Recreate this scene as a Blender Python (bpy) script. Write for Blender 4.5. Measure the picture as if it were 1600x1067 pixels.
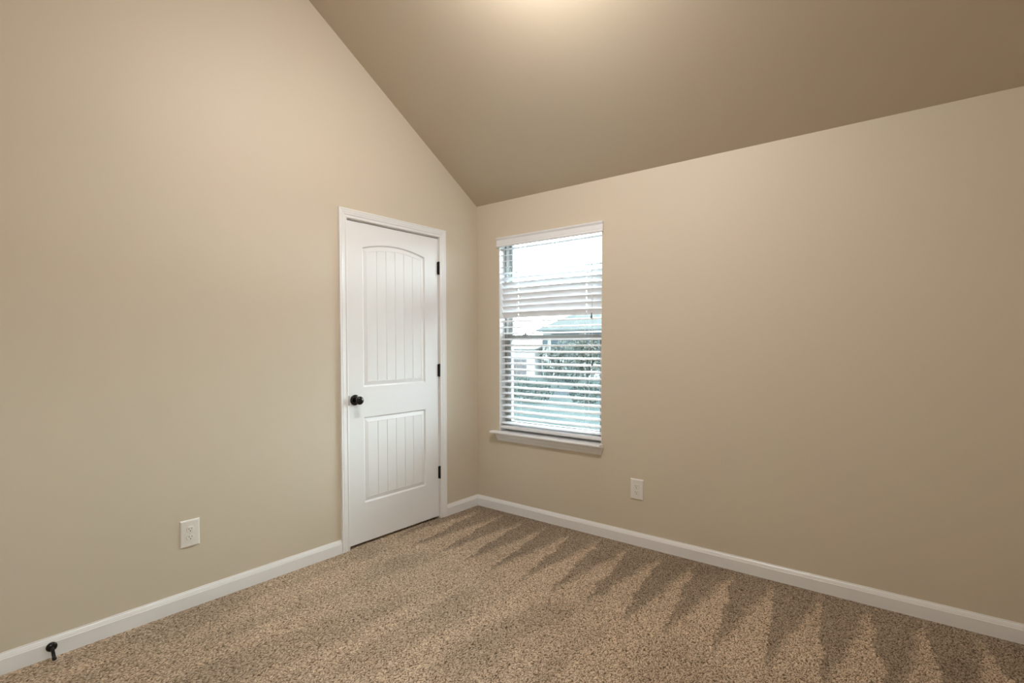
import bpy, bmesh, math, random
from mathutils import Vector, Matrix
R = math.radians
for o in list(bpy.data.objects):
    bpy.data.objects.remove(o, do_unlink=True)
sc = bpy.context.scene
C = sc.collection
random.seed(7)

# ------------------------------------------------------------------ camera
PP = dict(loc=(2.8181, -3.1189, 1.2879), yaw=0.6782, pitch=-0.0302, roll=-0.0021, f=825.58, px=-7.51, py=28.24)
def make_camera():
    y, p, r = PP['yaw'], PP['pitch'], PP['roll']
    f = Vector((-math.sin(y)*math.cos(p), math.cos(y)*math.cos(p), math.sin(p)))
    rt = Vector((math.cos(y), math.sin(y), 0)); up = rt.cross(f)
    r2 = rt*math.cos(r) + up*math.sin(r); u2 = -rt*math.sin(r) + up*math.cos(r)
    cd = bpy.data.cameras.new('camera'); co = bpy.data.objects.new('camera', cd); C.objects.link(co)
    m = Matrix((r2, u2, -f)).transposed().to_4x4(); m.translation = Vector(PP['loc'])
    co.matrix_world = m
    cd.sensor_fit = 'HORIZONTAL'; cd.sensor_width = 36; cd.lens = PP['f']/1600*36
    cd.shift_x = -PP['px']/1600; cd.shift_y = PP['py']/1600
    cd.clip_start = .05; cd.clip_end = 500
    sc.camera = co
make_camera()

# ------------------------------------------------------------------ light and exposure
wd = bpy.data.worlds.new('sky'); sc.world = wd; wd.use_nodes = True
wb = wd.node_tree.nodes['Background']
wb.inputs[0].default_value = (.80, .93, 1.0, 1); wb.inputs[1].default_value = 18.0      # bright overcast sky
sc.view_settings.view_transform = 'Standard'; sc.view_settings.look = 'None'
sc.view_settings.exposure = 0.13; sc.view_settings.gamma = 1; sc.view_settings.use_curve_mapping = False
LAMP = (1.48, -1.54, 3.01)
LAMP_W = 145.0
LAMP_COL = (1.0, .955, .925)

# ------------------------------------------------------------------ materials
def nt(m):
    m.use_nodes = True
    return m.node_tree, m.node_tree.nodes['Principled BSDF']
def mat(name, col, rough=.5, spec=.5, metal=0, bump=None, emit=None, var=None):
    m = bpy.data.materials.new(name); t, b = nt(m)
    b.inputs['Base Color'].default_value = (*col, 1); b.inputs['Roughness'].default_value = rough
    b.inputs['Specular IOR Level'].default_value = spec; b.inputs['Metallic'].default_value = metal
    tc = t.nodes.new('ShaderNodeTexCoord')
    if bump:
        sc_, st, dist = bump
        n = t.nodes.new('ShaderNodeTexNoise'); n.inputs['Scale'].default_value = sc_; n.inputs['Detail'].default_value = 3
        t.links.new(tc.outputs['Object'], n.inputs['Vector'])
        bp = t.nodes.new('ShaderNodeBump'); bp.inputs['Strength'].default_value = st; bp.inputs['Distance'].default_value = dist
        t.links.new(n.outputs['Fac'], bp.inputs['Height']); t.links.new(bp.outputs['Normal'], b.inputs['Normal'])
    if var:
        col2, vs = var
        n = t.nodes.new('ShaderNodeTexNoise'); n.inputs['Scale'].default_value = vs; n.inputs['Detail'].default_value = 2
        t.links.new(tc.outputs['Object'], n.inputs['Vector'])
        mx = t.nodes.new('ShaderNodeMix'); mx.data_type = 'RGBA'
        mx.inputs['A'].default_value = (*col, 1); mx.inputs['B'].default_value = (*col2, 1)
        rp = t.nodes.new('ShaderNodeMapRange'); rp.inputs[1].default_value = .35; rp.inputs[2].default_value = .65
        t.links.new(n.outputs['Fac'], rp.inputs[0]); t.links.new(rp.outputs[0], mx.inputs['Factor'])
        t.links.new(mx.outputs['Result'], b.inputs['Base Color'])
    if emit:
        b.inputs['Emission Color'].default_value = (*emit[0], 1); b.inputs['Emission Strength'].default_value = emit[1]
    return m
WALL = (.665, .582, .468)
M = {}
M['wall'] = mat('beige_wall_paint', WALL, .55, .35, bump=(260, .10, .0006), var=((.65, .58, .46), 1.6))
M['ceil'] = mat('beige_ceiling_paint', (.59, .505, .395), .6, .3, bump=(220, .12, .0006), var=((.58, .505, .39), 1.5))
M['white'] = mat('white_semigloss_trim_paint', (.85, .85, .85), .32, .5, bump=(90, .05, .0003))
M['door'] = mat('white_semigloss_door_paint', (.84, .845, .85), .34, .5, bump=(420, .10, .0003))
M['blind'] = mat('white_faux_wood_slat', (.85, .86, .89), .42, .4)
M['vinyl'] = mat('white_vinyl', (.52, .53, .52), .45, .4)
M['plastic'] = mat('white_outlet_plastic', (.80, .78, .74), .35, .5)
M['slot'] = mat('dark_slot', (.02, .018, .016), .6)
M['black'] = mat('oil_rubbed_bronze', (.004, .004, .004), .16, .5)
M['rubber'] = mat('black_rubber', (.012, .012, .012), .6, .3)
M['cord'] = mat('white_cord', (.82, .82, .82), .8)
M['tassel'] = mat('grey_tassel', (.09, .10, .11), .5)
M['screw'] = mat('painted_screw', (.72, .70, .67), .4)
M['lampglass'] = mat('frosted_lamp_glass', (.9, .88, .84), .4, emit=(LAMP_COL, LAMP_W))
M['nickel'] = mat('brushed_nickel', (.5, .48, .45), .35, metal=1)
M['sub'] = mat('dark_block_lining', (.05, .045, .04), .9)
# outdoors (matt)
M['siding'] = mat('white_siding', (.16, .165, .165), .9, 0)
M['siding2'] = mat('blue_grey_siding', (.030, .040, .046), .9, 0)
M['roof'] = mat('grey_shingles', (.044, .049, .050), .95, 0, bump=(3, .3, .05), var=((.054, .058, .055), 1.1))
M['hwin'] = mat('house_window_glass', (.026, .036, .040), .6, .1)
M['garage'] = mat('pale_garage_door', (.060, .057, .059), .9, 0)
M['leaf'] = mat('leaf_green', (.034, .042, .037), .9, 0, var=((.078, .082, .074), .7))
M['leaf2'] = mat('shrub_green', (.026, .038, .035), .9, 0, var=((.046, .054, .050), .6))
M['bark'] = mat('bark', (.034, .040, .041), .95, 0)
M['lawn'] = mat('lawn', (.027, .036, .036), .95, 0, var=((.040, .048, .047), .6))
M['road'] = mat('asphalt', (.028, .032, .036), .95, 0)
M['concrete'] = mat('pale_concrete', (.045, .047, .048), .95, 0)

def glass_mat():
    m = bpy.data.materials.new('window_glass'); m.use_nodes = True; t = m.node_tree; t.nodes.clear()
    o = t.nodes.new('ShaderNodeOutputMaterial'); tr = t.nodes.new('ShaderNodeBsdfTransparent'); g = t.nodes.new('ShaderNodeBsdfGlossy')
    tr.inputs[0].default_value = (.95, .98, .97, 1); g.inputs['Roughness'].default_value = .02
    f = t.nodes.new('ShaderNodeFresnel'); f.inputs[0].default_value = 1.45; mx = t.nodes.new('ShaderNodeMixShader')
    t.links.new(f.outputs[0], mx.inputs[0]); t.links.new(tr.outputs[0], mx.inputs[1]); t.links.new(g.outputs[0], mx.inputs[2])
    t.links.new(mx.outputs[0], o.inputs[0]); return m
M['glass'] = glass_mat()

def carpet_mat():
    m = bpy.data.materials.new('tan_brown_cut_pile_carpet'); t, b = nt(m); N = t.nodes; L = t.links
    b.inputs['Roughness'].default_value = .95; b.inputs['Specular IOR Level'].default_value = .1
    b.inputs['Sheen Weight'].default_value = .15; b.inputs['Sheen Roughness'].default_value = .6
    b.inputs['Sheen Tint'].default_value = (.8, .7, .6, 1)
    tc = N.new('ShaderNodeTexCoord'); src = tc.outputs['Object']
    def noise(scale, detail=2, vec=None, rough=.5, dist=0):
        n = N.new('ShaderNodeTexNoise'); n.inputs['Scale'].default_value = scale; n.inputs['Detail'].default_value = detail
        n.inputs['Roughness'].default_value = rough; n.inputs['Distortion'].default_value = dist
        L.new(vec or src, n.inputs['Vector']); return n
    def mth(op, a, b_=None, c=None, clamp=False):
        n = N.new('ShaderNodeMath'); n.operation = op; n.use_clamp = clamp
        for i, v in enumerate((a, b_, c)):
            if v is None: continue
            if hasattr(v, 'is_linked'): L.new(v, n.inputs[i])
            else: n.inputs[i].default_value = v
        return n.outputs[0]
    def rng(v, a, b_, c=0, d=1):
        n = N.new('ShaderNodeMapRange'); L.new(v, n.inputs[0])
        for i, x in enumerate((a, b_, c, d)): n.inputs[i+1].default_value = x
        return n.outputs[0]
    # yarn tips: warped voronoi cells, elongated
    wv = noise(38, 2)
    vadd = N.new('ShaderNodeVectorMath'); vadd.operation = 'MULTIPLY_ADD'
    L.new(wv.outputs['Color'], vadd.inputs[0]); vadd.inputs[1].default_value = (.030, .030, 0); L.new(src, vadd.inputs[2])
    mp = N.new('ShaderNodeMapping'); L.new(vadd.outputs[0], mp.inputs[0])
    mp.inputs['Rotation'].default_value = (0, 0, R(38)); mp.inputs['Scale'].default_value = (215, 95, 1)
    vo = N.new('ShaderNodeTexVoronoi'); vo.voronoi_dimensions = '2D'; vo.inputs['Scale'].default_value = 1
    L.new(mp.outputs[0], vo.inputs['Vector'])
    tuft = rng(vo.outputs['Distance'], 0.0, .75, 1, 0)
    sep = N.new('ShaderNodeSeparateColor'); L.new(vo.outputs['Color'], sep.inputs[0])
    fine = noise(330, 2)
    tone = mth('ADD', mth('MULTIPLY', tuft, .60), mth('MULTIPLY', sep.outputs[0], .28))
    tone = mth('ADD', tone, mth('MULTIPLY', fine.outputs['Fac'], .22))
    # vacuum strokes: light wedges with their tips at the window wall
    sx = N.new('ShaderNodeSeparateXYZ'); L.new(src, sx.inputs[0])
    X, Y = sx.outputs[0], sx.outputs[1]
    wob = noise(6, 3); wobn = mth('MULTIPLY', mth('SUBTRACT', wob.outputs['Fac'], .5), .09)
    wob2 = noise(45, 3); wobn = mth('ADD', wobn, mth('MULTIPLY', mth('SUBTRACT', wob2.outputs['Fac'], .5), .07))
    Xw = mth('ADD', X, wobn)
    tt = mth('MULTIPLY', mth('ADD', Y, .07), -1/.82)            # 0 at the wall, 1 where the wedges merge
    ttc = mth('MAXIMUM', tt, 0.0)
    u = mth('SUBTRACT', Xw, mth('MULTIPLY', ttc, .135))          # right edge of each wedge
    cell = mth('DIVIDE', mth('SUBTRACT', u, .944), .2065)
    fr = mth('FRACT', cell)                                      # 0 just right of an edge, 1 on the next edge
    width = mth('MULTIPLY', ttc, .98)
    k = mth('SUBTRACT', fr, mth('SUBTRACT', 1.0, width))
    wedge = rng(k, -.09, .12)
    far = rng(tt, .95, 1.12)                                     # beyond the wedges
    band = noise(1.3, 2, dist=.4)
    bandm = rng(band.outputs['Fac'], .40, .58)
    # broad streaks further into the room
    mp2 = N.new('ShaderNodeMapping'); L.new(src, mp2.inputs[0]); mp2.inputs['Rotation'].default_value = (0, 0, R(9)); mp2.inputs['Scale'].default_value = (4.6, .8, 1)
    st = noise(1.0, 2, vec=mp2.outputs[0]); stm = rng(st.outputs['Fac'], .42, .56)
    mixf = N.new('ShaderNodeMix'); L.new(far, mixf.inputs['Factor'])
    L.new(wedge, mixf.inputs[2]); L.new(mth('ADD', .55, mth('MULTIPLY', stm, .45)), mixf.inputs[3])
    # near the door the strokes run along the other wall
    nap = mixf.outputs[0]
    shade = mth('ADD', mth('MULTIPLY', nap, .42), mth('MULTIPLY', bandm, .12))
    cr = N.new('ShaderNodeValToRGB'); L.new(tone, cr.inputs[0])
    e = cr.color_ramp.elements
    e[0].position = .22; e[0].color = (.115, .070, .036, 1)
    e[1].position = .90; e[1].color = (1.0, .84, .66, 1)
    m1 = cr.color_ramp.elements.new(.55); m1.color = (.58, .435, .30, 1)
    sm = N.new('ShaderNodeVectorMath'); sm.operation = 'SCALE'
    L.new(cr.outputs[0], sm.inputs[0]); L.new(mth('ADD', .52, shade), sm.inputs['Scale'])
    L.new(sm.outputs[0], b.inputs['Base Color'])
    bp = N.new('ShaderNodeBump'); bp.inputs['Strength'].default_value = .9; bp.inputs['Distance'].default_value = .004
    L.new(mth('ADD', tuft, mth('MULTIPLY', fine.outputs['Fac'], .5)), bp.inputs['Height'])
    L.new(bp.outputs[0], b.inputs['Normal'])
    return m
M['carpet'] = carpet_mat()

# ------------------------------------------------------------------ helpers
def tag(o, label=None, cat=None, group=None, kind=None):
    if label: o['label'] = label
    if cat: o['category'] = cat
    if group: o['group'] = group
    if kind: o['kind'] = kind
    return o
def empty(name, loc=(0, 0, 0), rz=0):
    o = bpy.data.objects.new(name, None); C.objects.link(o); o.location = loc; o.rotation_euler = (0, 0, rz)
    o.empty_display_size = .05
    return o
def build(name, bm, m, parent=None, smooth=False, bevel=None, recalc=True):
    if recalc: bmesh.ops.recalc_face_normals(bm, faces=bm.faces[:])
    me = bpy.data.meshes.new(name); bm.to_mesh(me); bm.free()
    me.materials.append(M[m] if isinstance(m, str) else m)
    if smooth:
        for p in me.polygons: p.use_smooth = True
    o = bpy.data.objects.new(name, me); C.objects.link(o)
    if parent: o.parent = parent
    if bevel:
        b = o.modifiers.new('bevel', 'BEVEL'); b.width = bevel; b.segments = 2; b.limit_method = 'ANGLE'; b.angle_limit = R(40)
    return o
def box(bm, x0, x1, y0, y1, z0, z1):
    v = [bm.verts.new((x, y, z)) for x in (x0, x1) for y in (y0, y1) for z in (z0, z1)]
    for f in ((0, 1, 3, 2), (4, 6, 7, 5), (0, 4, 5, 1), (2, 3, 7, 6), (0, 2, 6, 4), (1, 5, 7, 3)):
        bm.faces.new([v[i] for i in f])
def boxes(*bs):
    bm = bmesh.new()
    for b in bs: box(bm, *b)
    return bm
def poly_prism(bm, pts, fn0, fn1):
    """closed outline pts (2-D) placed by two functions at either end"""
    a = [bm.verts.new(fn0(*p)) for p in pts]; b = [bm.verts.new(fn1(*p)) for p in pts]
    n = len(pts)
    for i in range(n):
        bm.faces.new((a[i], a[(i+1) % n], b[(i+1) % n], b[i]))
    bm.faces.new(a[::-1]); bm.faces.new(b)
def lathe(bm, prof, origin, axis='x', seg=32):
    """prof: list of (distance along axis, radius)"""
    ox, oy, oz = origin; rings = []
    for d, r in prof:
        ring = []
        for i in range(seg):
            a = 2*math.pi*i/seg; c, s = math.cos(a)*r, math.sin(a)*r
            p = {'x': (ox+d, oy+c, oz+s), 'y': (ox+c, oy+d, oz+s), 'z': (ox+c, oy+s, oz+d)}[axis]
            ring.append(bm.verts.new(p))
        rings.append(ring)
    for a, b in zip(rings, rings[1:]):
        for i in range(seg):
            bm.faces.new((a[i], a[(i+1) % seg], b[(i+1) % seg], b[i]))
    bm.faces.new(rings[0][::-1]); bm.faces.new(rings[-1])
def tube(bm, pts, r, seg=8):
    pts = [Vector(p) for p in pts]; rings = []
    for i, p in enumerate(pts):
        d = (pts[min(i+1, len(pts)-1)] - pts[max(i-1, 0)]).normalized()
        a = d.cross(Vector((0, 0, 1)) if abs(d.z) < .9 else Vector((1, 0, 0))).normalized(); b = d.cross(a)
        rr = r[i] if isinstance(r, (list, tuple)) else r
        rings.append([bm.verts.new(p + a*math.cos(2*math.pi*k/seg)*rr + b*math.sin(2*math.pi*k/seg)*rr) for k in range(seg)])
    for a, b in zip(rings, rings[1:]):
        for i in range(seg): bm.faces.new((a[i], a[(i+1) % seg], b[(i+1) % seg], b[i]))
    bm.faces.new(rings[0][::-1]); bm.faces.new(rings[-1])

# ------------------------------------------------------------------ room shell
H, SL = 2.365, .6248                  # wall height at the window wall, rise of the sloped ceiling per metre
YR, XR = -3.55, 3.65                  # walls behind and right of the camera
YF = -2.15; ZF = H - SL*YF            # the slope ends in a flat ridge strip
TW = .12
DY0, DY1, DZ = -1.192, -.417, 2.056   # door opening
def wall_left():
    bm = bmesh.new()
    def slab(pts):
        poly_prism(bm, pts, lambda y, z: (0, y, z), lambda y, z: (-TW, y, z))
    zt = lambda y: H - SL*max(y, YF)
    slab([(DY1, 0), (TW, 0), (TW, zt(0)), (0, zt(0)), (DY1, zt(DY1))])
    slab([(DY0, DZ), (DY1, DZ), (DY1, zt(DY1)), (DY0, zt(DY0))])
    slab([(YR-TW, 0), (DY0, 0), (DY0, zt(DY0)), (YF, ZF), (YR-TW, ZF)])
    return tag(build('wall_left', bm, 'wall'), kind='structure')
wall_left()
WX0, WX1, WZ0, WZ1 = .227, 1.109, .600, 2.086
WD = .16
tag(build('wall_right', boxes((-TW, WX0, 0, WD, 0, H), (WX1, XR+TW, 0, WD, 0, H), (WX0, WX1, 0, WD, 0, WZ0), (WX0, WX1, 0, WD, WZ1, H)), 'wall'), kind='structure')
tag(build('wall_rear', boxes((-TW, XR+TW, YR-TW, YR, 0, ZF)), 'wall'), kind='structure')
QY0, QY1, QZ0, QZ1 = -3.20, -2.72, .70, 1.35      # unseen window added beside the camera for cool fill light
def wall_side():
    bm = bmesh.new()
    for pts in ([(YR, 0), (QY0, 0), (QY0, ZF), (YR, ZF)], [(QY0, 0), (QY1, 0), (QY1, QZ0), (QY0, QZ0)], [(QY0, QZ1), (QY1, QZ1), (QY1, ZF), (QY0, ZF)],
                [(QY1, 0), (0, 0), (0, H), (YF, ZF), (QY1, ZF)]):
        poly_prism(bm, pts, lambda y, z: (XR, y, z), lambda y, z: (XR+TW, y, z))
    tag(build('wall_side', bm, 'wall'), kind='structure')
wall_side()
def ceiling():
    bm = bmesh.new(); z2 = .12
    poly_prism(bm, [(WD, H - SL*WD + SL*0), (YF, ZF), (YR-TW, ZF), (YR-TW, ZF+z2), (YF, ZF+z2), (WD, H-SL*WD+z2)],
               lambda y, z: (-TW, y, z), lambda y, z: (XR+TW, y, z))
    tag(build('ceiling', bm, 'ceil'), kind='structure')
ceiling()
tag(build('floor', boxes((-.9, XR+TW, YR-TW, WD, -.12, 0)), 'carpet'), kind='structure')
# unseen box added behind the shut door, so no daylight leaks round the slab
tag(build('daylight_block', boxes((-.9, -.88, DY0-.1, DY1+.1, 0, 2.3), (-.9, -TW, DY0-.12, DY0-.1, 0, 2.3), (-.9, -TW, DY1+.1, DY1+.12, 0, 2.3), (-.9, -TW, DY0-.12, DY1+.12, 2.3, 2.32)), 'sub'), kind='structure')

# baseboards
BH = .084
BASE = [(0, 0), (.0145, 0), (.0145, .060), (.0120, .0635), (.0120, .066), (.0095, .0715), (.0080, .0755), (.0050, .079), (.0040, BH), (0, BH)]
def base_left():
    bm = bmesh.new()
    for y0, y1 in ((YR, DY0-.063), (DY1+.063, 0)):
        poly_prism(bm, BASE, lambda t, z: (t, y0, z), lambda t, z: (t, y1 if y1 < 0 else -t, z))
    return bm
tag(build('baseboard_left', base_left(), 'white'), kind='structure')
bm = bmesh.new(); poly_prism(bm, BASE, lambda t, z: (t, -t, z), lambda t, z: (XR-t, -t, z))
tag(build('baseboard_right', bm, 'white'), kind='structure')
bm = bmesh.new(); poly_prism(bm, BASE, lambda t, z: (XR-t, -t, z), lambda t, z: (XR-t, YR+t, z))
tag(build('baseboard_side', bm, 'white'), kind='structure')
bm = bmesh.new(); poly_prism(bm, BASE, lambda t, z: (0, YR+t, z), lambda t, z: (XR, YR+t, z))
tag(build('baseboard_rear', bm, 'white'), kind='structure')

# ------------------------------------------------------------------ door
def casing():
    prof = [(0, 0), (0, .009), (.003, .0115), (.010, .012), (.013, .0095), (.018, .0095), (.022, .0125), (.032, .0135), (.040, .0155), (.044, .0135), (.050, .0165), (.056, .0165), (.058, .013), (.058, 0)]
    yl, yr, zt = DY0-.004, DY1+.004, DZ+.004
    bm = bmesh.new(); rows = []
    for fn in (lambda u, t: (t, yl-u, 0), lambda u, t: (t, yl-u, zt+u), lambda u, t: (t, yr+u, zt+u), lambda u, t: (t, yr+u, 0)):
        rows.append([bm.verts.new(fn(u, t)) for u, t in prof])
    n = len(prof)
    for a, b in zip(rows, rows[1:]):
        for i in range(n): bm.faces.new((a[i], a[(i+1) % n], b[(i+1) % n], b[i]))
    bm.faces.new(rows[0][::-1]); bm.faces.new(rows[-1])
    return bm
tag(build('trim_1', casing(), 'white'), kind='structure')
J = .016
tag(build('trim_2', boxes((-TW, .0005, DY0-.0005, DY0+.002, 0, DZ), (-TW, .0005, DY1-.002, DY1+.0005, 0, DZ), (-TW, .0005, DY0, DY1, DZ-.002, DZ+.0005),
                         (-.052, -.040, DY0, DY0+.012, 0, DZ), (-.052, -.040, DY1-.012, DY1, 0, DZ), (-.052, -.040, DY0, DY1, DZ-.012, DZ)), 'white'), kind='structure')

door = tag(empty('door_1', (0, DY1, 0)), kind='structure')
door['label'] = 'closed white two panel plank style door with arched upper panel'
SY0, SY1, SZ0, SZ1 = DY0+.0045, DY1-.0055, .018, DZ-.006
def door_panel():
    bm = bmesh.new(); XF = -.003; XB = -.038
    P = lambda y, z, d=0: bm.verts.new((XF+d, y-DY1, z))
    def quad(*a): bm.faces.new(a)
    y0, y1 = -1.0765, -.5475
    NA = 28
    ys = [y0+(y1-y0)*i/NA for i in range(NA+1)]
    yc, hw = (y0+y1)/2, (y1-y0)/2
    UZ0, UZ1, SAG = 1.012, 1.899, .040
    LZ0, LZ1 = .268, .821
    arch = lambda y, d=0: UZ1 - d + SAG*(1-((y-yc)/hw)**2)
    # flat frame of the slab face
    def rect(a, b, c, d): quad(P(a, c), P(b, c), P(b, d), P(a, d))
    for a, b in ((SY0, y0), (y1, SY1)):
        zs = [SZ0, LZ0, LZ1, UZ0, UZ1, SZ1]
        for c, d in zip(zs, zs[1:]): rect(a, b, c, d)
    for a, b in zip(ys, ys[1:]):
        rect(a, b, SZ0, LZ0); rect(a, b, LZ1, UZ0)
        quad(P(a, arch(a)), P(b, arch(b)), P(b, SZ1), P(a, SZ1))
    steps = [(0, 0), (.003, -.0012), (.0085, -.0085), (.0115, -.0092), (.036, -.0028), (.0375, -.0042)]
    for (z0, z1, sag) in ((LZ0, LZ1, 0), (UZ0, UZ1, SAG)):
        loops = []
        for ins, d in steps:
            a, b = y0+ins, y1-ins; L = []
            for i in range(NA+1):
                y = a+(b-a)*i/NA; L.append((y, z0+ins))
            for i in range(NA, -1, -1):
                y = a+(b-a)*i/NA
                L.append((y, z1-ins+sag*(1-((y-yc)/hw)**2)*(1 if ins < .02 else .95)))
            loops.append([P(y, z, d) for y, z in L])
        n = len(loops[0])
        for A, B in zip(loops, loops[1:]):
            for i in range(n): quad(A[i], A[(i+1) % n], B[(i+1) % n], B[i])
        # field of six planks with v grooves
        ins = .0375; a, b = y0+ins, y1-ins; d0 = -.0042; np_ = 6; g = .0026
        def top(y): return z1-ins+sag*(1-((y-yc)/hw)**2)*.95
        for k in range(np_):
            pa = a+(b-a)*k/np_ + (g if k else 0); pb = a+(b-a)*(k+1)/np_ - (g if k < np_-1 else 0)
            S = 5
            for s in range(S):
                u, v = pa+(pb-pa)*s/S, pa+(pb-pa)*(s+1)/S
                quad(P(u, z0+ins, d0), P(v, z0+ins, d0), P(v, top(v), d0), P(u, top(u), d0))
            if k < np_-1:
                m_ = pb+g
                for u, du, v, dv in ((pb, d0, m_, d0-.0035), (m_, d0-.0035, m_+g, d0)):
                    quad(P(u, z0+ins, du), P(v, z0+ins, dv), P(v, top(v), dv), P(u, top(u), du))
    # edges and back
    def q3(*c): bm.faces.new([bm.verts.new((x, y-DY1, z)) for x, y, z in c])
    q3((XB, SY0, SZ0), (XB, SY1, SZ0), (XB, SY1, SZ1), (XB, SY0, SZ1))
    for (ya, za), (yb, zb) in (((SY0, SZ0), (SY1, SZ0)), ((SY1, SZ0), (SY1, SZ1)), ((SY1, SZ1), (SY0, SZ1)), ((SY0, SZ1), (SY0, SZ0))):
        q3((XF, ya, za), (XF, yb, zb), (XB, yb, zb), (XB, ya, za))
    bmesh.ops.remove_doubles(bm, verts=bm.verts[:], dist=.00005)
    return bm
panel = build('door_panel', door_panel(), 'door', door)
for zc in (1.838, 1.094, .342):
    bm = bmesh.new(); yy = SY1+.0015-DY1
    lathe(bm, [(-.047, .0035), (-.0445, .0062), (-.015, .0066), (.015, .0066), (.0445, .0066), (.046, .005), (.048, .003)], (.0065, yy, zc), 'z', 16)
    box(bm, -.0016, .0016, yy-.010, yy+.008, zc-.0445, zc+.0445)
    hg = build('hinge', bm, 'black', door, smooth=False)
    hg['label'] = 'black door hinge'
bm = bmesh.new(); ky, kz = -1.1445-DY1, .936
lathe(bm, [(-.003, .033), (.003, .034), (.007, .032), (.010, .026), (.012, .014)], (0, ky, kz), 'x', 40)
rose = build('door_knob', bm, 'black', door, smooth=True); rose['label'] = 'round black door knob'
bm = bmesh.new()
prof = [(.010, .0135), (.020, .0115), (.030, .0115), (.034, .014)]
for i in range(15):
    a = math.pi*(i+1.6)/17
    prof.append((.0505-.0175*math.cos(a), .0268*math.sin(a)**.85))
prof.append((.068, .004))
lathe(bm, prof, (0, ky, kz), 'x', 40)
build('knob_grip', bm, 'black', rose, smooth=True)
bm = boxes((-.030, .0008, SY0-.0035-DY1, SY0+.0006-DY1, kz-.030, kz+.030))
build('latch_plate', bm, 'black', door)

# ------------------------------------------------------------------ window
win = tag(empty('window_1', ((WX0+WX1)/2, 0, WZ0)), kind='structure')
win['label'] = 'white framed single hung window with a deep sill in the right wall'
wx, wz = (WX0+WX1)/2, WZ0
def loc(bm):
    bmesh.ops.translate(bm, verts=bm.verts[:], vec=(-wx, 0, -wz)); return bm
STZ = .617
# painted return lining the opening
build('jamb_liner', loc(boxes((WX0-.001, WX0+.003, .002, WD-.002, STZ, WZ1), (WX1-.003, WX1+.001, .002, WD-.002, STZ, WZ1), (WX0, WX1, .002, WD-.002, WZ1-.004, WZ1+.001))), 'white', win)
f0, f1 = .068, .150; fx0, fx1, fz0, fz1 = WX0+.003, WX1-.003, STZ+.002, WZ1-.004; fw = .017
build('window_frame', loc(boxes((fx0, fx0+fw, f0, f1, fz0, fz1), (fx1-fw, fx1, f0, f1, fz0, fz1), (fx0+fw, fx1-fw, f0, f1, fz1-.014, fz1), (fx0+fw, fx1-fw, f0, f1, WZ0-.004, fz0+.025),
      (fx0+fw, fx0+fw+.006, .104, .110, fz0, fz1), (fx1-fw-.006, fx1-fw, .104, .110, fz0, fz1))), 'vinyl', win)
def sash(name, y0, y1, z0, z1, st, rb, rt):
    a, b = fx0+fw+.0005, fx1-fw-.0005
    s = build(name, loc(boxes((a, a+st, y0, y1, z0, z1), (b-st, b, y0, y1, z0, z1), (a+st, b-st, y0, y1, z0, z0+rb), (a+st, b-st, y0, y1, z1-rt, z1))), 'vinyl', win, bevel=.002)
    build('pane', loc(boxes((a+st-.003, b-st+.003, (y0+y1)/2-.002, (y0+y1)/2+.002, z0+rb-.003, z1-rt+.003))), 'glass', s)
    return s
MZ = 1.352
up = sash('upper_sash', .111, .140, MZ-.034, fz1-.013, .022, .034, .018)
low = sash('lower_sash', .075, .103, fz0+.026, MZ, .034, .045, .036)
for lx in (.411, .908):
    bm = bmesh.new(); box(bm, lx-.022, lx+.022, .079, .099, MZ, MZ+.006)
    lathe(bm, [(0.005, .009), (.012, .008)], (lx, .089, MZ), 'z', 14); box(bm, lx-.004, lx+.026, .084, .091, MZ+.011, MZ+.016)
    lk = build('sash_lock', loc(bm), 'vinyl', win)
def stool():
    bm = bmesh.new(); yb = f0-.0005
    prof = [(yb, STZ), (-.046, STZ), (-.051, STZ-.004), (-.0525, STZ-.009), (-.051, STZ-.014), (-.046, STZ-.018), (yb, STZ-.018)]
    # main board inside the opening, horns on the wall face
    poly_prism(bm, prof, lambda y, z: (WX0+.003, y, z), lambda y, z: (WX1-.003, y, z))
    hp = [(-.0003, STZ)]+prof[1:6]+[(-.0003, STZ-.018)]
    poly_prism(bm, hp, lambda y, z: (.167, y, z), lambda y, z: (WX0+.003, y, z))
    poly_prism(bm, hp, lambda y, z: (WX1-.003, y, z), lambda y, z: (1.121, y, z))
    return bm
build('window_sill', loc(stool()), 'white', win)
def apron():
    bm = bmesh.new(); zt, zb = STZ-.018, .543
    prof = [(0, zt), (-.017, zt), (-.017, zt-.006), (-.012, zt-.012), (-.013, zt-.030), (-.010, zt-.040), (-.009, zt-.050), (-.006, zb), (0, zb)]
    k = lambda z: (zt-z)/(zt-zb)
    poly_prism(bm, prof, lambda y, z: (.192+.026*k(z), y, z), lambda y, z: (1.126-.018*k(z), y, z))
    return bm
build('apron', loc(apron()), 'white', win)

w2 = tag(empty('fill_window', (XR, (QY0+QY1)/2, QZ0)), kind='structure')  # added opening out of view, lets sky light fill the left wall
def w2l(bm):
    bmesh.ops.translate(bm, verts=bm.verts[:], vec=(-XR, -(QY0+QY1)/2, -QZ0)); return bm
a_, b_ = XR+.05, XR+.10
build('window_frame', w2l(boxes((a_, b_, QY0, QY0+.04, QZ0, QZ1), (a_, b_, QY1-.04, QY1, QZ0, QZ1), (a_, b_, QY0+.04, QY1-.04, QZ1-.04, QZ1), (a_, b_, QY0+.04, QY1-.04, QZ0, QZ0+.04))), 'vinyl', w2)
build('pane', w2l(boxes((a_+.022, a_+.028, QY0+.03, QY1-.03, QZ0+.03, QZ1-.03))), 'glass', w2)

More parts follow.
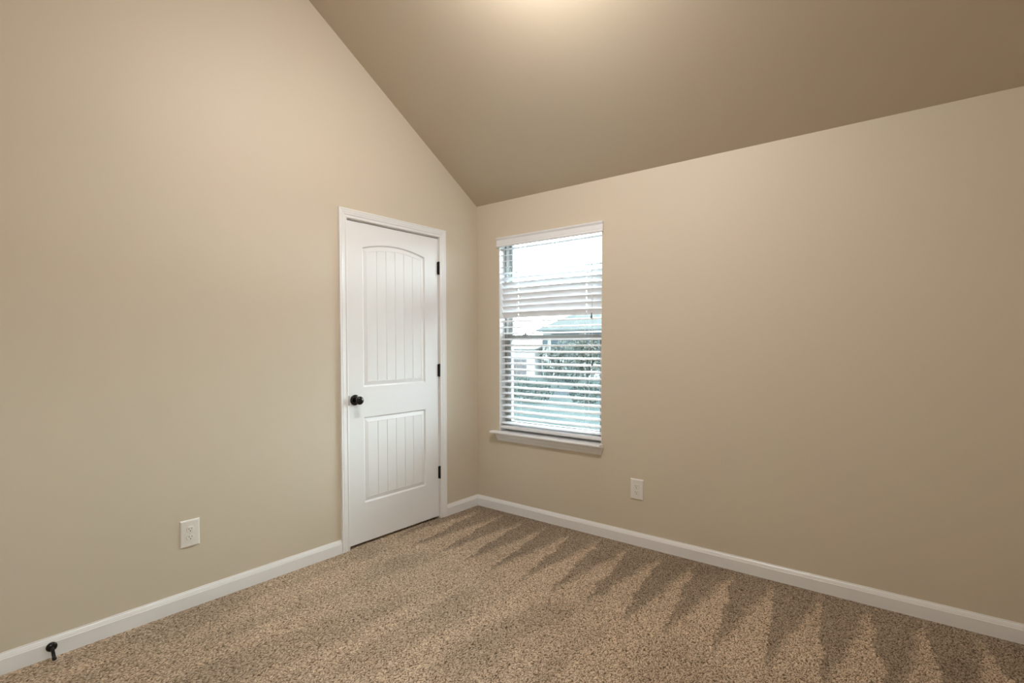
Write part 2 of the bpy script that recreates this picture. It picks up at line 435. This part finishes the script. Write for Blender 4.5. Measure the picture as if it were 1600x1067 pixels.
# ------------------------------------------------------------------ blind
bl = empty('window_blind', (wx, .03, 2.02))
tag(bl, 'white horizontal slat blind with several upper slats tilted shut, hung in the window', 'blind')
def bloc(bm):
    bmesh.ops.translate(bm, verts=bm.verts[:], vec=(-wx, -.03, -2.02)); return bm
BX0, BX1 = WX0+.006, WX1-.006
build('headrail', bloc(boxes((BX0, BX1, .004, .056, 2.040, 2.080))), 'blind', bl)
def valance():
    bm = bmesh.new(); z0, z1 = 2.020, 2.090
    prof = [(-.002, z0), (-.010, z0), (-.014, z0+.004), (-.015, z0+.012), (-.012, z0+.017), (-.013, z0+.022), (-.013, z0+.050), (-.016, z0+.056), (-.020, z0+.062), (-.021, z1), (-.002, z1)]
    poly_prism(bm, prof, lambda y, z: (.2125, y, z), lambda y, z: (1.1205, y, z))
    return bm
build('valance', bloc(valance()), 'blind', bl)
LAD = (.385, .972)
NS = 30; Z0, PIT = .681, .0457
def slats():
    bm = bmesh.new()
    rnd = random.Random(3)
    for k in range(NS):
        z = Z0 + PIT*k; a0 = a1 = R(15 + rnd.uniform(-1.2, 1.2))
        if 18 <= k <= 22: a0, a1 = R(-66), R(-63)
        if k == 22: a0, a1 = R(-60), R(-46)
        if k == 18: a0, a1 = R(-56), R(-54)
        if k == 23: a0, a1 = R(-48), R(-38)
        if k == 24: a0, a1 = R(-26), R(-18)
        if k > 24: a0 = a1 = R(9)
        if k == 25: a0 = a1 = R(-6)
        if k == 29: a0 = a1 = R(-3)
        xs = [BX0, .30] + [LAD[0]-.0025, LAD[0]+.0025, .53, .68, .83, LAD[1]-.0025, LAD[1]+.0025, 1.04, BX1]
        # cross section, s from front (-1) to back (+1), slight crown
        ss = [-1, -.6, -.28, 0, .28, .6, 1]
        hw, th = .0250, .0026
        def pt(x, s, side):
            f = (x-BX0)/(BX1-BX0); a = a0+(a1-a0)*f
            h = .0030*(1-s*s) + side*th/2
            if abs(s) == 1: h = side*th/2*.5
            y = s*hw; zz = h
            # front edge lowered
            yy = y*math.cos(a) - zz*math.sin(a); z2 = y*math.sin(a) + zz*math.cos(a)
            sag = -.0018*math.sin(math.pi*f) if k < 18 or k > 23 else .003*math.sin(math.pi*f)
            return (x, .036+yy, z+z2+sag)
        T = [[bm.verts.new(pt(x, s, 1)) for s in ss] for x in xs]; B = [[bm.verts.new(pt(x, s, -1)) for s in ss] for x in xs]
        hole = {(2, 2), (2, 3), (7, 2), (7, 3)}
        nx, ns = len(xs), len(ss)
        cells = {(i, j) for i in range(nx-1) for j in range(ns-1)} - hole
        for (i, j) in cells:
            bm.faces.new((T[i][j], T[i+1][j], T[i+1][j+1], T[i][j+1]))
            bm.faces.new((B[i][j], B[i][j+1], B[i+1][j+1], B[i+1][j]))
            for (di, dj), (p, q) in (((-1, 0), ((i, j), (i, j+1))), ((1, 0), ((i+1, j), (i+1, j+1))), ((0, -1), ((i, j), (i+1, j))), ((0, 1), ((i, j+1), (i+1, j+1)))):
                if (i+di, j+dj) not in cells:
                    bm.faces.new((T[p[0]][p[1]], T[q[0]][q[1]], B[q[0]][q[1]], B[p[0]][p[1]]))
    return bm
build('slats', bloc(slats()), 'blind', bl)
bm = bmesh.new()
poly_prism(bm, [(.012, .637), (.010, .641), (.010, .653), (.014, .660), (.060, .662), (.064, .656), (.064, .641), (.062, .637)], lambda y, z: (BX0, y, z), lambda y, z: (BX1, y, z))
build('bottom_rail', bloc(bm), 'blind', bl)
for lx in LAD:
    bm = bmesh.new()
    for yy in (.0095, .0625):
        tube(bm, [(lx+.004, yy, .650), (lx+.004, yy, 2.03)], .0007, 5)
    for k in range(NS):
        z = Z0+PIT*k-.006
        if not 18 <= k <= 23: tube(bm, [(lx+.004, .0095, z-.005), (lx+.004, .0625, z+.004)], .0006, 4)
    build('ladder_cord', bloc(bm), 'cord', bl)
for lx, z0, z1 in ((1.033, 1.474, 1.52), (1.040, 1.157, 1.52)):
    bm = bmesh.new(); tube(bm, [(lx, -.003, z0+.02), (lx, -.003, z1+.30), (lx-.004, -.001, 2.03)], .0009, 6)
    cd = build('pull_cord', bloc(bm), 'cord', bl)
    bm = bmesh.new(); lathe(bm, [(-.018, .0062), (-.014, .0066), (.004, .0045), (.016, .0036), (.020, .0018)], (lx, -.003, z0), 'z', 12)
    ts = build('tassel', bloc(bm), 'tassel', cd, smooth=True); ts['label'] = 'grey cord tassel'

# ------------------------------------------------------------------ outlets
def outlet(label):
    """faces local -y; origin at plate centre on the wall"""
    t = empty('wall_outlet')
    tag(t, label, 'outlet', 'duplex wall outlets')
    W2, H2 = .0445, .0665; th = .0065; e = .006
    bm = bmesh.new()
    rows = []
    for w, h, d in ((W2, H2, 0), (W2, H2, -.0015), (W2-.0035, H2-.0035, -.0052), (W2-.008, H2-.008, -th)):
        rows.append([bm.verts.new((sx*w, d, sz*h)) for sx, sz in ((-1, -1), (1, -1), (1, 1), (-1, 1))])
    for a, b in zip(rows, rows[1:]):
        for i in range(4): bm.faces.new((a[i], a[(i+1) % 4], b[(i+1) % 4], b[i]))
    bm.faces.new(rows[0]); bm.faces.new(rows[-1])
    build('cover_plate', bm, 'plastic', t)
    for zc in (.0195, -.0195):
        bm = bmesh.new(); out = []
        for i in range(40):
            a = 2*math.pi*i/40; x, z = .0172*math.cos(a), .0172*math.sin(a)
            out.append((x, zc+max(-.0140, min(.0140, z))))
        a = [bm.verts.new((x, -th+.0005, z)) for x, z in out]; b = [bm.verts.new((x*1.0, -th-.0022, z)) for x, z in out]
        c = [bm.verts.new((x*.95, -th-.0030, zc+(z-zc)*.95)) for x, z in out]
        for A, B in ((a, b), (b, c)):
            for i in range(40): bm.faces.new((A[i], A[(i+1) % 40], B[(i+1) % 40], B[i]))
        bm.faces.new(c)
        rc = build('receptacle', bm, 'plastic', t)
        bm = bmesh.new(); yy = -th-.0032
        box(bm, -.0075, -.0055, yy, -th-.002, zc-.0005, zc+.0085); box(bm, .0055, .0073, yy, -th-.002, zc+.0005, zc+.0080)
        o2 = []
        for i in range(12):
            an = 2*math.pi*i/12; o2.append((.0026*math.cos(an), zc-.0068+.0026*math.sin(an)))
        poly_prism(bm, o2, lambda x, z: (x, yy, z), lambda x, z: (x, -th-.002, z))
        sl = build('slots', bm, 'slot', rc); sl['label'] = 'dark plug slots'
        # shadow gap round the receptacle is the real recess of the plate opening
    bm = bmesh.new(); lathe(bm, [(0, .0032), (-.0012, .0030), (-.0016, .0015)], (0, -th, 0), 'y', 14)
    build('screw', bm, 'screw', t)
    return t
a = outlet('white duplex wall outlet on the left wall, below and left of the door')
a.location = (0, -2.1015, .3645); a.rotation_euler = (0, 0, R(90))
b = outlet('white duplex wall outlet on the right wall, below and right of the window')
b.location = (1.3655, 0, .3585)

# ------------------------------------------------------------------ door stop
ds = tag(empty('door_stop', (.0145, -2.632, .045)), 'small black door stop fixed to the left baseboard', 'door stop')
bm = bmesh.new(); lathe(bm, [(-.0005, .019), (.003, .019), (.006, .014), (.009, .008)], (0, 0, 0), 'x', 24)
build('mounting_flange', bm, 'black', ds, smooth=True)
bm = bmesh.new(); pts = []
for i in range(120):
    s = i/119; a = s*2*math.pi*15
    c = Vector((.006+.044*s, -.002*s, -.003-.024*s*s)); r_ = .0052
    pts.append(c+Vector((0, math.cos(a)*r_, math.sin(a)*r_)))
tube(bm, pts, .0016, 6)
build('spring', bm, 'black', ds, smooth=True)
bm = bmesh.new(); lathe(bm, [(0, .0055), (.002, .0075), (.009, .0075), (.012, .005)], (.049, -.002, -.028), 'x', 20)
build('rubber_tip', bm, 'rubber', ds, smooth=True)

# ------------------------------------------------------------------ ceiling lamp (just above the frame)
lz = H - SL*LAMP[1]
lp = tag(empty('ceiling_light', LAMP), 'round frosted ceiling lamp hung from the sloped ceiling', 'ceiling light')
bm = bmesh.new(); lathe(bm, [(.055, .150), (.062, .152), (.075, .120), (.085, .03), (lz-LAMP[2]-.035, .012), (lz-LAMP[2]-.03, .05), (lz-LAMP[2]+.02, .055)], (0, 0, 0), 'z', 32)
build('lamp_body', bm, 'nickel', lp, smooth=False)
bm = bmesh.new(); prof = []
for i in range(1, 13):
    a = math.pi/2*i/12; prof.append((.054-.085*math.cos(a), .148*math.sin(a)))
lathe(bm, prof, (0, 0, 0), 'z', 32)
build('lamp_shade', bm, 'lampglass', lp, smooth=True)

# ------------------------------------------------------------------ outside
GZ = -2.9
tag(build('lawn', boxes((-90, 60, -40, 110, GZ-.2, GZ)), 'lawn'), kind='structure')
tag(build('street', boxes((-90, 30, 33.5, 38.0, GZ, GZ+.02)), 'road'), kind='structure')
tag(build('sidewalk', boxes((-90, 30, 31.2, 32.4, GZ, GZ+.04)), 'concrete'), kind='structure')
hs = tag(empty('neighbour_house', (-28, 54, GZ)), 'two storey house with grey hipped roof across the street, seen through the window', 'house')
def hl(bm):
    bmesh.ops.translate(bm, verts=bm.verts[:], vec=(28, -54, -GZ)); return bm
EZ = 2.75
build('wall', hl(boxes((-34.6, -33.2, 50.3, 62, GZ, EZ), (-33.2, -14, 50.3, 62, GZ, EZ))), 'siding', hs)
build('siding_panel', hl(boxes((-33.3, -14.3, 50.2, 50.3, GZ+2.6, EZ-.25))), 'siding2', hs)
build('corner_board', hl(boxes((-33.6, -33.3, 50.15, 50.3, GZ, EZ))), 'siding', hs)
bm = bmesh.new()
e = [bm.verts.new(p) for p in ((-35.2, 49.6, EZ), (-13, 49.6, EZ), (-13, 62.6, EZ), (-35.2, 62.6, EZ))]
e2 = [bm.verts.new(p) for p in ((-35.2, 49.6, EZ+.18), (-13, 49.6, EZ+.18), (-13, 62.6, EZ+.18), (-35.2, 62.6, EZ+.18))]
r1, r2 = bm.verts.new((-32.6, 56, 5.55)), bm.verts.new((-18, 56, 5.55))
bm.faces.new(e[::-1])
for i in range(4): bm.faces.new((e[i], e[(i+1) % 4], e2[(i+1) % 4], e2[i]))
bm.faces.new((e2[0], e2[1], r2, r1)); bm.faces.new((e2[1], e2[2], r2)); bm.faces.new((e2[2], e2[3], r1, r2)); bm.faces.new((e2[3], e2[0], r1))
build('roof', hl(bm), 'roof', hs)
for x0, x1, z0, z1 in ((-34.5, -33.75, .95, 1.75), (-34.5, -33.75, -2.0, -1.0), (-31, -29.6, -2.1, -.6), (-27, -25.6, .4, 1.8)):
    w = build('window', hl(boxes((x0-.1, x1+.1, 50.13, 50.3, z0-.1, z1+.1))), 'siding', hs)
    build('pane', hl(boxes((x0, x1, 50.11, 50.14, z0, z1))), 'hwin', w)
g = tag(empty('garage', (-38, 52, GZ)), 'low white garage beside the neighbouring house across the street', 'garage')
def gl(bm):
    bmesh.ops.translate(bm, verts=bm.verts[:], vec=(38, -52, -GZ)); return bm
build('wall', gl(boxes((-43.5, -35.6, 50, 57, GZ, .6))), 'siding', g)
bm = bmesh.new(); poly_prism(bm, [(49.6, .6), (53.5, 1.5), (57.4, .6)], lambda y, z: (-43.9, y, z), lambda y, z: (-35.3, y, z)); build('roof', gl(bm), 'siding', g)
build('garage_door', gl(boxes((-39.6, -36.9, 49.93, 50, GZ, -.7))), 'garage', g)

def foliage(bm, cx, cy, cz, rx, ry, rz, n, s, rnd):
    for _ in range(n):
        while True:
            x, y, z = (rnd.uniform(-1, 1) for _ in range(3)); d = x*x+y*y+z*z
            if .12 < d < 1: break
        c = Vector((cx+x*rx, cy+y*ry, cz+z*rz))
        a = Vector((rnd.gauss(0, 1), rnd.gauss(0, 1), rnd.gauss(0, 1))).normalized(); b = a.orthogonal().normalized()
        q = s*rnd.uniform(.6, 1.4); h = a.cross(b)*.55
        vs = [bm.verts.new(c+v) for v in (-b*q, h*q, b*q, -h*q)]
        bm.faces.new(vs)
def tree(x, y, h, cr, label, n, trunk=.13, crown_h=None, seed=0, s=.16):
    rnd = random.Random(seed); ch = crown_h or cr*1.2
    t = tag(empty('street_tree', (x, y, GZ)), label, 'tree', 'trees across the lawn')
    bm = bmesh.new()
    tube(bm, [(0, 0, 0), (.05, 0, h*.3), (0, .05, h*.55), (.02, 0, h*.8)], [trunk, trunk*.8, trunk*.55, trunk*.25], 8)
    for i in range(9):
        a = rnd.uniform(0, 6.28); z0 = h*rnd.uniform(.28, .65); L = cr*rnd.uniform(.5, .95)
        tube(bm, [(0, 0, z0), (math.cos(a)*L*.5, math.sin(a)*L*.5, z0+L*.45), (math.cos(a)*L, math.sin(a)*L, z0+L*.75)], [trunk*.45, trunk*.3, trunk*.1], 6)
    build('trunk', bm, 'bark', t)
    bm = bmesh.new()
    for i in range(7):
        a = rnd.uniform(0, 6.28); rr = cr*rnd.uniform(.1, .6)
        foliage(bm, math.cos(a)*rr, math.sin(a)*rr, h-ch+rnd.uniform(-.7, .5)*ch, cr*.55, cr*.55, ch*.42, n//7, s, rnd)
    build('foliage', bm, 'leaf', t, recalc=False)
tree(-20.9, 37.5, 5.35, 2.5, 'pale leafy tree in front of the house, at the right of the window view', 1500, seed=1, crown_h=2.0)
tree(-24.9, 39.0, 4.9, 1.8, 'smaller leafy tree left of the taller one outside the window', 750, trunk=.09, seed=2, crown_h=1.8)
for i, (x, y, rx, rz, lab) in enumerate(((-29.5, 45.5, 1.9, .75, 'low rounded shrub leftmost in the row outside the window'),
        (-26.4, 44.0, 1.5, .9, 'round shrub in the middle of the row outside the window'),
        (-19.5, 27.5, 1.6, .75, 'dark green shrub nearest on the lawn outside the window'),
        (-23.6, 30.5, 1.9, .8, 'dark green shrub at the left side of the lawn outside the window'),
        (-15.6, 28.5, 1.5, .8, 'dark green shrub at the right side of the lawn outside the window'))):
    t = tag(empty('shrub', (x, y, GZ)), lab, 'shrub', 'shrubs outside the window')
    bm = bmesh.new(); tube(bm, [(0, 0, 0), (0, 0, rz)], [.06, .03], 6); build('stem', bm, 'bark', t)
    bm = bmesh.new(); foliage(bm, 0, 0, rz, rx, rx*.8, rz, 700, .11, random.Random(20+i)); build('foliage', bm, 'leaf2', t, recalc=False)
